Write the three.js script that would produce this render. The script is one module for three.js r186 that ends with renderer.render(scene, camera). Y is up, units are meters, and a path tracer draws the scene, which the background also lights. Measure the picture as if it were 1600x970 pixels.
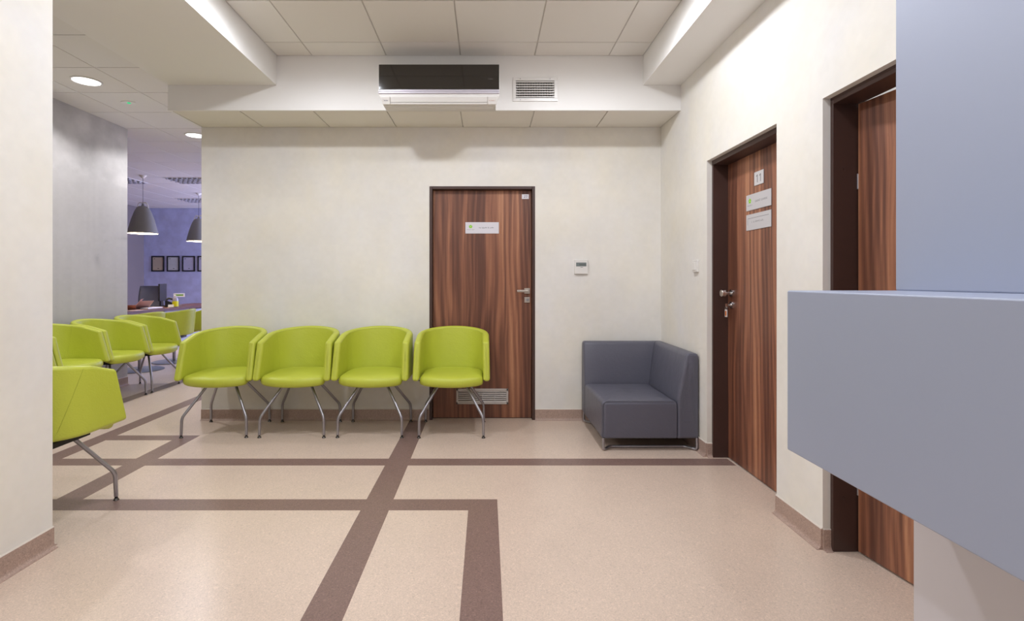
import * as THREE from 'three';
import { RectAreaLightUniformsLib } from 'three/addons/lights/RectAreaLightUniformsLib.js';
import { RoundedBoxGeometry } from 'three/addons/geometries/RoundedBoxGeometry.js';
import { mergeGeometries, mergeVertices, toCreasedNormals } from 'three/addons/utils/BufferGeometryUtils.js';

// ------------------------------------------------------------ camera, sky, exposure
// Depth into the room is written Z (positive, away from the camera); three's z is -Z.
RectAreaLightUniformsLib.init();
const scene = new THREE.Scene();
const renderer = new THREE.WebGLRenderer({ antialias: true });
renderer.toneMapping = THREE.LinearToneMapping;
renderer.toneMappingExposure = 0.8;
renderer.shadowMap.enabled = true;
const FOCAL = 820, EYE = 1.264;
const camera = new THREE.PerspectiveCamera(2 * Math.atan(485 / FOCAL) * 180 / Math.PI, 1600 / 970, 0.05, 60);
camera.position.set(0, EYE, 0);
camera.setViewOffset(1600, 970, 40, 48, 1600, 970);        // shifted lens: verticals stay upright
camera.updateProjectionMatrix();
scene.add(camera);
scene.background = new THREE.Color(0.55, 0.68, 1.0);        // overcast daylight outside the window

const LAMP_COLOR = new THREE.Color(0.94, 0.97, 1.035);
const HALL_LAMP = 5.4, CORRIDOR_LAMP = 6.6;      // candela

function coneLight(name, color, intensity, angle, [x, y, Z]) {
  const l = new THREE.SpotLight(color, intensity, 0, angle, 0.2, 2);
  l.name = name; l.position.set(x, y, -Z); l.target.position.set(x, 0, -Z); l.castShadow = true; l.shadow.radius = 3; l.shadow.mapSize.set(1024, 1024);
  scene.add(l); scene.add(l.target); l.target.name = 'beam_target';
  return l;
}
function areaLight(name, color, intensity, w, h, [x, y, Z], [tx, ty, tZ]) {
  const l = new THREE.RectAreaLight(color, intensity, w, h);
  l.name = name; l.position.set(x, y, -Z); scene.add(l); l.lookAt(tx, ty, -tZ);
  return l;
}
// daylight through the far room's window
areaLight('window_daylight', new THREE.Color(0.53, 0.59, 1.0), 36, 1.45, 1.45, [-2.44, 1.7, 11.9], [-9, 1.7, 12.0]);

// ------------------------------------------------------------ helpers
let seed = 20240611;
const rnd = () => { seed |= 0; seed = seed + 0x6D2B79F5 | 0; let t = Math.imul(seed ^ seed >>> 15, 1 | seed); t = t + Math.imul(t ^ t >>> 7, 61 | t) ^ t; return ((t ^ t >>> 14) >>> 0) / 4294967296; };
const hash = (x, y, s) => { let h = Math.imul(x, 374761393) + Math.imul(y, 668265263) + Math.imul(s, 974634541) | 0; h = Math.imul(h ^ h >>> 13, 1274126177); return ((h ^ h >>> 16) >>> 0) / 4294967296; };
const mod = (a, n) => ((a % n) + n) % n;
// value noise, periodic with px, py cells
function vnoise(x, y, px, py, s) {
  const xi = Math.floor(x), yi = Math.floor(y); let fx = x - xi, fy = y - yi;
  fx = fx * fx * (3 - 2 * fx); fy = fy * fy * (3 - 2 * fy);
  const a = mod(xi, px), b = mod(xi + 1, px), c = mod(yi, py), d = mod(yi + 1, py);
  const h0 = hash(a, c, s), h1 = hash(b, c, s), h2 = hash(a, d, s), h3 = hash(b, d, s);
  return h0 + (h1 - h0) * fx + (h2 - h0) * fy + (h0 - h1 - h2 + h3) * fx * fy;
}
function fbm(u, v, cx, cy, oct, s) {
  let a = 0, w = 0.5, t = 0;
  for (let k = 0; k < oct; k++) { a += w * vnoise(u * cx, v * cy, cx, cy, s + k); t += w; w *= 0.55; cx *= 2; cy *= 2; }
  return a / t;
}
const clamp = (x, a = 0, b = 1) => Math.min(b, Math.max(a, x));
const smooth = (a, b, x) => { const t = clamp((x - a) / (b - a)); return t * t * (3 - 2 * t); };
function dataTexture(w, h, fn, srgb = true) {
  const d = new Uint8Array(w * h * 4);
  for (let j = 0; j < h; j++) for (let i = 0; i < w; i++) {
    const c = fn((i + 0.5) / w, (j + 0.5) / h, i, j), k = 4 * (j * w + i);
    d[k] = clamp(c[0], 0, 255); d[k + 1] = clamp(c[1], 0, 255); d[k + 2] = clamp(c[2], 0, 255); d[k + 3] = 255;
  }
  const t = new THREE.DataTexture(d, w, h, THREE.RGBAFormat);
  t.magFilter = t.minFilter = THREE.LinearFilter; t.wrapS = t.wrapT = THREE.RepeatWrapping;
  if (srgb) t.colorSpace = THREE.SRGBColorSpace;
  t.needsUpdate = true;
  return t;
}
function scaled(t, metresU, metresV) { const c = t.clone(); c.repeat.set(1 / metresU, 1 / metresV); c.needsUpdate = true; return c; }
function canvasTexture(w, h, draw) {
  const c = document.createElement('canvas'); c.width = w; c.height = h;
  draw(c.getContext('2d'), w, h);
  const t = new THREE.CanvasTexture(c); t.colorSpace = THREE.SRGBColorSpace; return t;
}
const std = (o) => new THREE.MeshStandardMaterial(o);
const phys = (o) => new THREE.MeshPhysicalMaterial(o);

const names = new Map();
function numbered(n) { const k = names.get(n) || 0; names.set(n, k + 1); return k ? `${n}_${String(k).padStart(3, '0')}` : n; }
function mesh(name, geo, mat, parent) {
  const g = Array.isArray(geo) ? mergeGeometries(geo.map((q) => { const r = q.index ? q.toNonIndexed() : q; for (const a of Object.keys(r.attributes)) if (!['position', 'normal', 'uv'].includes(a)) r.deleteAttribute(a); return r; })) : geo;
  const m = new THREE.Mesh(g, mat); m.castShadow = m.receiveShadow = true;
  m.name = parent ? name : numbered(name);
  (parent || scene).add(m);
  return m;
}
function tag(o, label, category, group) { o.userData.label = label; o.userData.category = category; if (group) o.userData.group = group; return o; }
function structure(name, geo, mat, label, category) { const m = mesh(name, geo, mat); m.userData.kind = 'structure'; return tag(m, label, category); }
function thing(name, label, category, [x, y, Z] = [0, 0, 0], turn = 0, group) {
  const o = new THREE.Group(); o.name = numbered(name); scene.add(o); o.position.set(x, y, -Z); o.rotation.y = turn;
  return tag(o, label, category, group);
}
function copyOf(root, [x, y, Z], turn, label) {
  const c = root.clone(); c.name = numbered(root.name.replace(/_\d{3}$/, '')); c.userData = { ...root.userData, label }; scene.add(c);
  c.position.set(x, y, -Z); c.rotation.y = turn; return c;
}
function metricUV(g, du = 0, dv = 0) {
  const p = g.attributes.position, n = g.attributes.normal, uv = new Float32Array(p.count * 2);
  for (let i = 0; i < p.count; i++) {
    const ax = Math.abs(n.getX(i)), ay = Math.abs(n.getY(i)), az = Math.abs(n.getZ(i));
    const [u, v] = ax >= ay && ax >= az ? [p.getZ(i), p.getY(i)] : ay >= az ? [p.getX(i), p.getZ(i)] : [p.getX(i), p.getY(i)];
    uv[2 * i] = u + du; uv[2 * i + 1] = v + dv;
  }
  g.setAttribute('uv', new THREE.BufferAttribute(uv, 2));
  return g;
}
// box between world limits (Z positive into the room)
function box(x0, x1, y0, y1, Z0, Z1) {
  const g = new THREE.BoxGeometry(x1 - x0, y1 - y0, Z1 - Z0); g.translate((x0 + x1) / 2, (y0 + y1) / 2, -(Z0 + Z1) / 2);
  return metricUV(g);
}
// box in a thing's own axes: centre and size
function cb(w, h, d, x = 0, y = 0, z = 0, r = 0) {
  const g = r ? new RoundedBoxGeometry(w, h, d, 2, r) : new THREE.BoxGeometry(w, h, d); g.translate(x, y, z);
  return metricUV(g);
}
function cyl(r0, r1, h, x = 0, y = 0, z = 0, seg = 24) { const g = new THREE.CylinderGeometry(r0, r1, h, seg); g.translate(x, y, z); return g; }
// tube along points with rounded bends
function tube(pts, r, bend = 0.03, seg = 28, rad = 10) {
  const P = pts.map((p) => new THREE.Vector3(...p)), path = new THREE.CurvePath();
  let at = P[0];
  for (let i = 1; i < P.length; i++) {
    if (i < P.length - 1) {
      const a = P[i].clone().sub(P[i - 1]), b = P[i + 1].clone().sub(P[i]), d = Math.min(bend, a.length() * 0.45, b.length() * 0.45);
      const e = P[i].clone().addScaledVector(a.normalize(), -d), f = P[i].clone().addScaledVector(b.normalize(), d);
      path.add(new THREE.LineCurve3(at, e)); path.add(new THREE.QuadraticBezierCurve3(e, P[i], f)); at = f;
    } else path.add(new THREE.LineCurve3(at, P[i]));
  }
  return new THREE.TubeGeometry(path, seg, r, rad, false);
}
// closed surface from rings of equal length (each an array of [x,y,z]); first and last ring are closed with fans
function rings(list, metres) {
  const n = list[0].length, pos = [], uv = [], idx = [];
  list.forEach((ring, i) => { for (let k = 0; k <= n; k++) { const p = ring[k % n]; pos.push(...p); uv.push(...(metres ? metres(i, k, p) : [k / n, i / list.length])); } });
  const w = n + 1;
  for (let i = 0; i + 1 < list.length; i++) for (let k = 0; k < n; k++) { const a = i * w + k; idx.push(a, a + 1, a + w, a + 1, a + w + 1, a + w); }
  for (const [i, flip] of [[0, false], [list.length - 1, true]]) {
    const c = list[i].reduce((s, p) => [s[0] + p[0] / n, s[1] + p[1] / n, s[2] + p[2] / n], [0, 0, 0]), ci = pos.length / 3;
    pos.push(...c); uv.push(0, 0);
    for (let k = 0; k < n; k++) idx.push(...(flip ? [ci, i * w + k, i * w + k + 1] : [ci, i * w + k + 1, i * w + k]));
  }
  const g = new THREE.BufferGeometry();
  g.setAttribute('position', new THREE.Float32BufferAttribute(pos, 3)); g.setAttribute('uv', new THREE.Float32BufferAttribute(uv, 2)); g.setIndex(idx);
  // outward orientation
  let vol = 0; const A = new THREE.Vector3(), B = new THREE.Vector3(), C = new THREE.Vector3();
  for (let i = 0; i < idx.length; i += 3) { A.fromArray(pos, 3 * idx[i]); B.fromArray(pos, 3 * idx[i + 1]); C.fromArray(pos, 3 * idx[i + 2]); vol += A.dot(B.cross(C)); }
  if (vol < 0) for (let i = 0; i < idx.length; i += 3) { const t = idx[i]; idx[i] = idx[i + 1]; idx[i + 1] = t; }
  g.setIndex(idx);
  // smooth normals, summed over all corners that share a place
  const place = new Map(), at = new Int32Array(pos.length / 3), sum = [];
  for (let i = 0; i < at.length; i++) { const k = `${Math.round(pos[3 * i] * 2e4)},${Math.round(pos[3 * i + 1] * 2e4)},${Math.round(pos[3 * i + 2] * 2e4)}`; if (!place.has(k)) { place.set(k, sum.length); sum.push(new THREE.Vector3()); } at[i] = place.get(k); }
  for (let i = 0; i < idx.length; i += 3) { A.fromArray(pos, 3 * idx[i]); B.fromArray(pos, 3 * idx[i + 1]).sub(A); C.fromArray(pos, 3 * idx[i + 2]).sub(A); B.cross(C); for (let k = 0; k < 3; k++) sum[at[idx[i + k]]].add(B); }
  sum.forEach((v) => v.normalize());
  const nor = new Float32Array(pos.length);
  for (let i = 0; i < at.length; i++) sum[at[i]].toArray(nor, 3 * i);
  g.setAttribute('normal', new THREE.BufferAttribute(nor, 3));
  return g;
}

// ------------------------------------------------------------ materials
const wallTex = dataTexture(1024, 1024, (u, v) => {
  const a = fbm(u, v, 5, 5, 4, 11) - 0.5, b = fbm(u, v, 9, 7, 4, 37) - 0.5, c = fbm(u, v, 64, 64, 2, 51) - 0.5;
  const k = 1 + 0.07 * a + 0.02 * c;
  return [236 * k + 4 * b, 232 * k, 224 * k - 13 * b];
});
const floorSpeckle = (R, G, B, amp, s) => dataTexture(1024, 1024, (u, v, i, j) => {
  const f = vnoise(u * 340, v * 340, 340, 340, s) - 0.5, g = hash(i, j, s + 5) - 0.5, h = vnoise(u * 200, v * 200, 200, 200, s + 9), c = fbm(u, v, 6, 6, 3, s + 3) - 0.5;
  const k = 1 + amp * (0.9 * f + 0.25 * g) + (h > 0.8 ? amp * 0.5 : 0) - (h < 0.16 ? amp * 0.6 : 0) + 0.03 * c;
  return [R * k, G * k, B * k];
});
const floorTex = floorSpeckle(216, 195, 178, 0.10, 71), stripeTex = floorSpeckle(134, 109, 101, 0.18, 87), baseTex = floorSpeckle(178, 153, 140, 0.15, 93);
const woodTex = dataTexture(1024, 1024, (u, v) => {
  // u: 1.6 m across, v: 2.4 m along the grain
  const warp = 0.020 * (fbm(u, v, 4, 3, 3, 5) - 0.5) + 0.006 * (fbm(u, v, 14, 5, 2, 15) - 0.5), x = u + warp;
  const broad = fbm(x, v * 0.35, 13, 2, 3, 21), band = vnoise(x * 34, v * 1.0, 34, 2, 23), streak = vnoise(x * 120, v * 4, 120, 4, 29), fine = vnoise(x * 420, v * 14, 420, 14, 31), pore = vnoise(x * 500, v * 60, 500, 60, 41);
  const rings_ = 0.5 + 0.5 * Math.sin(6.283 * (x * 26 + 5.5 * fbm(u, v * 0.4, 6, 2, 3, 43)));
  let t = 0.40 * broad + 0.24 * band + 0.16 * streak + 0.10 * fine + 0.16 * rings_ * (0.4 + broad) - 0.05;
  t = clamp((t - 0.27) / 0.45);
  if (pore > 0.82) t *= 0.88;
  const dark = [97, 59, 45], mid = [149, 97, 72], light = [192, 137, 102], s = t < 0.5 ? t * 2 : t * 2 - 1, a = t < 0.5 ? dark : mid, b = t < 0.5 ? mid : light;
  return [a[0] + (b[0] - a[0]) * s, a[1] + (b[1] - a[1]) * s, a[2] + (b[2] - a[2]) * s];
});
const leatherBump = dataTexture(512, 512, (u, v) => { const a = fbm(u, v, 9, 9, 3, 61), b = vnoise(u * 90, v * 90, 90, 90, 67); const k = 255 * (0.75 * a + 0.25 * b); return [k, k, k]; }, false);
const concreteTex = dataTexture(1024, 1024, (u, v) => {
  // 5 m along the wall (u = -z/5), 3.2 m high; the trowelled upper coat ends in a ragged line above the smoother grey one
  const edge = 0.74 + 0.012 * (fbm(u, v, 18, 18, 3, 3) - 0.5) + 0.02 * (fbm(u, v, 5, 5, 2, 4) - 0.5), up = smooth(edge - 0.006, edge + 0.006, v);
  const mott = fbm(u, v, 16, 12, 5, 7) - 0.5, fine = fbm(u, v, 90, 90, 3, 8) - 0.5, run = vnoise(u * 120, v * 3, 120, 3, 9) - 0.5;
  let k = 1 + up * (0.34 * mott) + (1 - up) * (0.05 * mott + 0.035 * fine + 0.02 * run);
  // the old arched scar in the plaster
  const dz = (u * 5 - 3.72) / 0.44, dy = (v * 3.2 - 1.5) / 0.26, rr = Math.hypot(dz, dy) + 0.12 * mott;
  k *= 1 - 0.12 * Math.exp(-Math.pow((rr - 1) / 0.10, 2)) * smooth(-0.35, 0.5, dy + 0.35 * dz) * smooth(0.3, 0.62, 0.5 + 0.9 * mott + 0.3 * fine);
  return [193 * k, 190 * k, 188 * k];
});
const blueTex = dataTexture(512, 512, (u, v) => { const a = fbm(u, v, 10, 10, 4, 77) - 0.5; const k = 1 + 0.16 * a; return [192 * k, 196 * k, 229 * k]; });

const M = {
  wall: std({ map: scaled(wallTex, 2.4, 2.4), roughness: 0.85 }),
  white: std({ color: '#f1efec', roughness: 0.8 }),
  tile: std({ color: '#eeebe6', roughness: 0.95 }),
  tileB: std({ color: '#ece8e2', roughness: 0.95 }),
  grid: std({ color: '#cfcac4', roughness: 0.6 }),
  soffit: std({ color: '#eae5dc', roughness: 0.95 }),
  floor: phys({ map: scaled(floorTex, 1, 1), roughness: 0.3, specularIntensity: 0.9 }),
  stripe: phys({ map: scaled(stripeTex, 1, 1), roughness: 0.36, specularIntensity: 0.8 }),
  base: std({ map: scaled(baseTex, 1, 1), roughness: 0.5 }),
  bead: std({ color: '#d9cfc4', roughness: 0.6 }),
  wood: std({ map: scaled(woodTex, 1.6, 2.4), roughness: 0.42 }),
  frame: std({ color: '#46302a', roughness: 0.4 }),
  duct: std({ color: '#8e8d8c', metalness: 0.6, roughness: 0.5 }),
  lime: phys({ color: '#c0c843', roughness: 0.42, bumpMap: scaled(leatherBump, 0.45, 0.45), bumpScale: 0.0022, clearcoat: 0.08, clearcoatRoughness: 0.4 }),
  steel: std({ color: '#a9a7ad', metalness: 0.85, roughness: 0.3 }),
  satin: std({ color: '#c9bfb6', metalness: 0.9, roughness: 0.32 }),
  chrome: std({ color: '#d8d6d6', metalness: 1, roughness: 0.12 }),
  glide: std({ color: '#5a5652', metalness: 0.8, roughness: 0.25 }),
  black: std({ color: '#141316', roughness: 0.5 }),
  sofa: phys({ color: '#5d5d6a', roughness: 0.42, bumpMap: scaled(leatherBump, 0.5, 0.5), bumpScale: 0.003 }),
  concrete: std({ map: scaled(concreteTex, 5, 3.2), roughness: 0.55 }),
  taupe: std({ color: '#8f8584', roughness: 0.9 }),
  blue: std({ map: scaled(blueTex, 1.5, 1.5), roughness: 0.85 }),
  counter: phys({ color: '#9fa6ba', roughness: 0.45, clearcoat: 0.1, clearcoatRoughness: 0.5 }),
  plinth: std({ color: '#d4cfd2', roughness: 0.6 }),
  plastic: phys({ color: '#e6e3df', roughness: 0.35 }),
  acBlack: phys({ color: '#17120f', roughness: 0.1, clearcoat: 1, clearcoatRoughness: 0.04 }),
  silver: std({ color: '#cfcad4', metalness: 0.3, roughness: 0.35 }),
  alu: std({ color: '#c6c2c4', metalness: 0.35, roughness: 0.45 }),
  grille: std({ color: '#cdc5c0', roughness: 0.5 }),
  lampGrey: std({ color: '#8c8a83', roughness: 0.6 }),
  lampWhite: std({ color: '#f2eee6', roughness: 0.6 }),
  discMetal: std({ color: '#83878f', metalness: 0.5, roughness: 0.35 }),
  desk: std({ color: '#5c3526', roughness: 0.35 }),
  deskPanel: std({ color: '#a5a9b3', roughness: 0.5 }),
};

// ------------------------------------------------------------ the shell of the place
const XR = 1.575, ZB = 4.733, XL = -2.05, XC = -2.57, ZC = 4.251, CEIL = 3.078, SOFFIT = 2.638, BULK = 2.84, DOORH = 2.112;
const floor = structure('floor', box(-9.2, 4.2, -0.12, 0, -2.7, 13.6), M.floor, 'pinkish beige speckled vinyl floor', 'floor');
{
  const T = 0.0009, S = (x0, x1, Z0, Z1) => mesh('floor_stripe', box(x0, x1, -0.004, T, Z0, Z1), M.stripe, floor);
  S(-0.69, -0.535, -2.5, ZB + 0.03);                                   // the long stripe to the wooden door
  for (const [a, b] of [[-3.0, -2.475], [-2.325, -0.69], [-0.535, 1.70]]) S(a, b, 3.573, 3.707);
  for (const [a, b] of [[-3.0, -0.69], [-0.535, -0.1]]) S(a, b, 2.878, 3.021);
  S(-0.1, 0.062, -2.5, 3.021);
  S(-2.475, -2.325, 3.021, 4.26); S(-3.0, -2.475, 4.136, 4.26);
  S(-3.14, -3.0, 1.0, 9.5); S(-3.87, -3.73, 2.0, 7.0);
}
structure('wall_back', [box(XC, -0.514, 0, CEIL + 0.1, ZB, ZB + 0.15), box(0.439, XR + 0.2, 0, CEIL + 0.1, ZB, ZB + 0.15), box(-0.514, 0.439, 2.107, CEIL + 0.1, ZB, ZB + 0.15)], M.wall, 'cream mottled wall behind the row of green chairs', 'wall');
const D1 = [2.848, 3.748], D2 = [1.558, 2.458];
structure('wall_right', [box(XR, XR + 0.2, 0, CEIL + 0.1, D1[1], ZB), box(XR, XR + 0.2, 0, CEIL + 0.1, D2[1], D1[0]), box(XR, XR + 0.2, 0, CEIL + 0.1, -2.5, D2[0]), box(XR, XR + 0.2, DOORH, CEIL + 0.1, D1[0], D1[1]), box(XR, XR + 0.2, DOORH, CEIL + 0.1, D2[0], D2[1])], M.wall, 'cream mottled wall with two deep set brown doors', 'wall');
structure('wall_left', box(XC, XL, 0, CEIL + 0.1, -2.5, 2.48), M.wall, 'cream wall end beside the single green chair', 'wall');
structure('wall_rear', box(-4.5, XR + 0.2, 0, CEIL + 0.1, -2.65, -2.5), M.wall, 'cream wall closing the waiting hall', 'wall');
structure('wall_corridor', box(-4.48, -4.33, 0, CEIL + 0.1, -2.5, 6.33), M.concrete, 'pale grey raw concrete wall behind a row of green chairs', 'wall');
structure('wall_far', box(-8.85, -2.2, 0, CEIL + 0.1, 13.3, 13.45), M.blue, 'periwinkle blue wall with framed certificates', 'wall');
structure('wall_far_left', [box(-8.85, -8.68, 0, CEIL + 0.1, 6.2, 13.3), box(-8.85, -4.48, 0, CEIL + 0.1, 6.18, 6.33)], M.taupe, 'taupe side wall of the reception room', 'wall');
structure('wall_far_right', [box(-2.42, -2.27, 0, CEIL + 0.1, ZB + 0.15, 11.1), box(-2.42, -2.27, 0, CEIL + 0.1, 12.7, 13.3), box(-2.42, -2.27, 0, 0.9, 11.1, 12.7), box(-2.42, -2.27, 2.5, CEIL + 0.1, 11.1, 12.7)], M.wall, 'cream wall of the reception room with a wide window', 'wall');
{
  const w = structure('window_1', [box(-2.36, -2.3, 0.9, 0.96, 11.1, 12.7), box(-2.36, -2.3, 2.44, 2.5, 11.1, 12.7), box(-2.36, -2.3, 0.96, 2.44, 11.1, 11.16), box(-2.36, -2.3, 0.96, 2.44, 12.64, 12.7), box(-2.36, -2.3, 0.96, 2.44, 11.87, 11.93)], M.white, 'white framed window of the reception room', 'window');
  const glass = phys({ color: '#ffffff', transmission: 1, roughness: 0, thickness: 0 });
  mesh('pane', box(-2.335, -2.33, 0.96, 2.44, 11.16, 11.87), glass, w); mesh('pane', box(-2.335, -2.33, 0.96, 2.44, 11.93, 12.64), glass, w);
}
// dropped beams round the hall's ceiling
structure('trim_1', box(XC - 0.01, -1.70, BULK, CEIL + 0.05, -2.5, ZC), M.white, 'white boxed ceiling beam between hall and corridor', 'beam');
structure('trim_2', box(1.27, XR, BULK, CEIL + 0.05, -2.5, ZC), M.white, 'white boxed ceiling beam along the wall with two doors', 'beam');
const VX = (836 - 760) / 192.9, VY = EYE + (437 - 140) / 192.9, VW = 0.155, VH = 0.07;     // duct mouth of the air vent
const beam = structure('trim_3', [box(XC - 0.01, VX - VW, SOFFIT + 0.012, CEIL + 0.05, ZC, ZB), box(VX + VW, XR, SOFFIT + 0.012, CEIL + 0.05, ZC, ZB), box(VX - VW, VX + VW, SOFFIT + 0.012, VY - VH, ZC, ZB), box(VX - VW, VX + VW, VY + VH, CEIL + 0.05, ZC, ZB), box(VX - VW, VX + VW, VY - VH, VY + VH, ZC + 0.35, ZB), box(XC - 0.01, XR, SOFFIT - 0.002, SOFFIT + 0.012, ZC, ZC + 0.022), box(XC - 0.01, XC + 0.012, SOFFIT - 0.002, SOFFIT + 0.012, ZC + 0.022, ZB)], M.white, 'white boxed ceiling beam carrying the air conditioner', 'beam');
const ceiling = structure('ceiling', box(-9.2, 4.2, CEIL + 0.005, CEIL + 0.2, -2.7, 13.6), M.grid, 'suspended ceiling of square pale tiles', 'ceiling');
{
  const cache = new Map(), G = 0.005;
  function tile(parent, x0, x1, Z0, Z1, y, t, mat) {
    const w = +(x1 - x0 - 2 * G).toFixed(4), d = +(Z1 - Z0 - 2 * G).toFixed(4), k = `${w},${d},${t}`;
    if (w < 0.03 || d < 0.03) return;
    if (!cache.has(k)) cache.set(k, cb(w, t, d));
    const m = mesh('ceiling_tile', cache.get(k), mat, parent); m.position.set((x0 + x1) / 2, y + t / 2, -(Z0 + Z1) / 2);
  }
  const pick = () => rnd() < 0.5 ? M.tile : M.tileB;
  const hx = [-1.70, -1.41, -0.81, -0.21, 0.39, 0.99, 1.27], hz = [ZC]; for (let z = 4.01; z > -2.5; z -= 0.6) hz.push(+z.toFixed(3)); hz.push(-2.5);
  for (let i = 0; i + 1 < hx.length; i++) for (let j = 0; j + 1 < hz.length; j++) tile(ceiling, hx[i], hx[i + 1], hz[j + 1], hz[j], CEIL, 0.005, pick());
  const troffer = (x, Z) => [[-5.75, 9.288], [-5.15, 9.288], [-7.55, 9.288], [-6.95, 9.288], [-6.95, 11.688], [-6.35, 11.688]].some(([a, b]) => Math.abs(a - x) < 0.1 && Math.abs(b - Z) < 0.1);
  for (let j = -8; j < 15; j++) for (let i = -10; i < 2; i++) {
    const Z0 = 4.488 + 0.6 * j, x0 = -3.35 + 0.6 * i;
    let a = x0, b = x0 + 0.6, c = Z0, d = Z0 + 0.6;
    if (d < 6.5) { a = Math.max(a, -4.33); b = Math.min(b, c < ZB ? XC - 0.01 : -2.42); } else { a = Math.max(a, -8.68); b = Math.min(b, -2.42); }
    c = Math.max(c, -2.5); d = Math.min(d, 13.3);
    if (b - a < 0.05 || d - c < 0.05 || troffer(x0, Z0)) continue;
    const px = 760 + (a + b) / 2 * FOCAL / Math.max(d, 0.5);
    if (d > 1 && (px < -150 || px > 480)) continue;
    if (d <= 1) continue;
    tile(ceiling, a, b, c, d, CEIL, 0.005, pick());
  }
  const sx = [XC + 0.012]; for (let x = -2.01; x < 1.5; x += 0.6) sx.push(+x.toFixed(3)); sx.push(XR);
  for (let i = 0; i + 1 < sx.length; i++) tile(beam, sx[i], sx[i + 1], ZC + 0.022, ZB, SOFFIT, 0.012, M.soffit);
}
// coved skirting
{
  const prof = new THREE.Shape(); prof.moveTo(0, 0); prof.lineTo(0.028, 0); prof.lineTo(0.028, 0.002); prof.quadraticCurveTo(0.009, 0.003, 0.008, 0.024); prof.lineTo(0.008, 0.096); prof.lineTo(0, 0.096);
  const top = new THREE.Shape(); top.moveTo(0, 0.096); top.lineTo(0.008, 0.096); top.lineTo(0.004, 0.101); top.lineTo(0, 0.101);
  // runs: start (x, Z), end (x, Z); the skirting stands to the left of the run's direction seen from above
  const run = (shape, [ax, aZ], [bx, bZ]) => {
    const L = Math.hypot(bx - ax, bZ - aZ), g = new THREE.ExtrudeGeometry(shape, { depth: L, bevelEnabled: false, curveSegments: 5 });
    const dir = new THREE.Vector3((bx - ax) / L, 0, -(bZ - aZ) / L), up = new THREE.Vector3(0, 1, 0), out = new THREE.Vector3().crossVectors(up, dir);
    g.applyMatrix4(new THREE.Matrix4().makeBasis(out, up, dir).setPosition(ax, 0, -aZ));
    return metricUV(g);
  };
  const skirt = (name, runs, label) => { const m = structure(name, runs.map(([a, b]) => run(prof, b, a)), M.base, label, 'skirting'); mesh('bead', runs.map(([a, b]) => run(top, b, a)), M.bead, m); };
  skirt('baseboard_back', [[[XC, ZB], [-0.514, ZB]], [[0.439, ZB], [XR, ZB]]], 'speckled brown vinyl skirting along the back wall');
  skirt('baseboard_right', [[[XR, ZB], [XR, D1[1]]], [[XR, D1[1]], [XR + 0.035, D1[1]]], [[XR, D1[0]], [XR, D2[1]]], [[XR, D2[1]], [XR + 0.035, D2[1]]], [[XR, D2[0]], [XR, 1.57]]], 'speckled brown vinyl skirting between the two deep set doors');
  skirt('baseboard_left', [[[XL, -2.5], [XL, 2.48]], [[XL, 2.48], [XC, 2.48]]], 'speckled brown vinyl skirting round the wall end');
  skirt('baseboard_corridor', [[[-4.33, -2.5], [-4.33, 6.33]], [[-4.33, 6.33], [-4.48, 6.33]]], 'speckled brown vinyl skirting along the concrete wall');
}
// the lit room behind the door that stands ajar
structure('wall_store_room', [box(-0.75, 0.65, 0, 2.3, 5.7, 5.8), box(-0.75, -0.65, 0, 2.3, 4.883, 5.7), box(0.55, 0.65, 0, 2.3, 4.883, 5.7), box(-0.75, 0.65, 2.3, 2.4, 4.883, 5.8)], M.wall, 'walls of the unlit store behind the grilled door', 'wall');
structure('wall_side_room', [box(1.775, 4.1, 0, 3.0, 3.0, 3.1), box(1.775, 4.1, 0, 3.0, 0.3, 0.4), box(4.0, 4.1, 0, 3.0, 0.4, 3.0), box(1.775, 4.1, 2.9, 3.0, 0.4, 3.0)], M.white, 'white walls of the small room behind the ajar door', 'wall');

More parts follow.
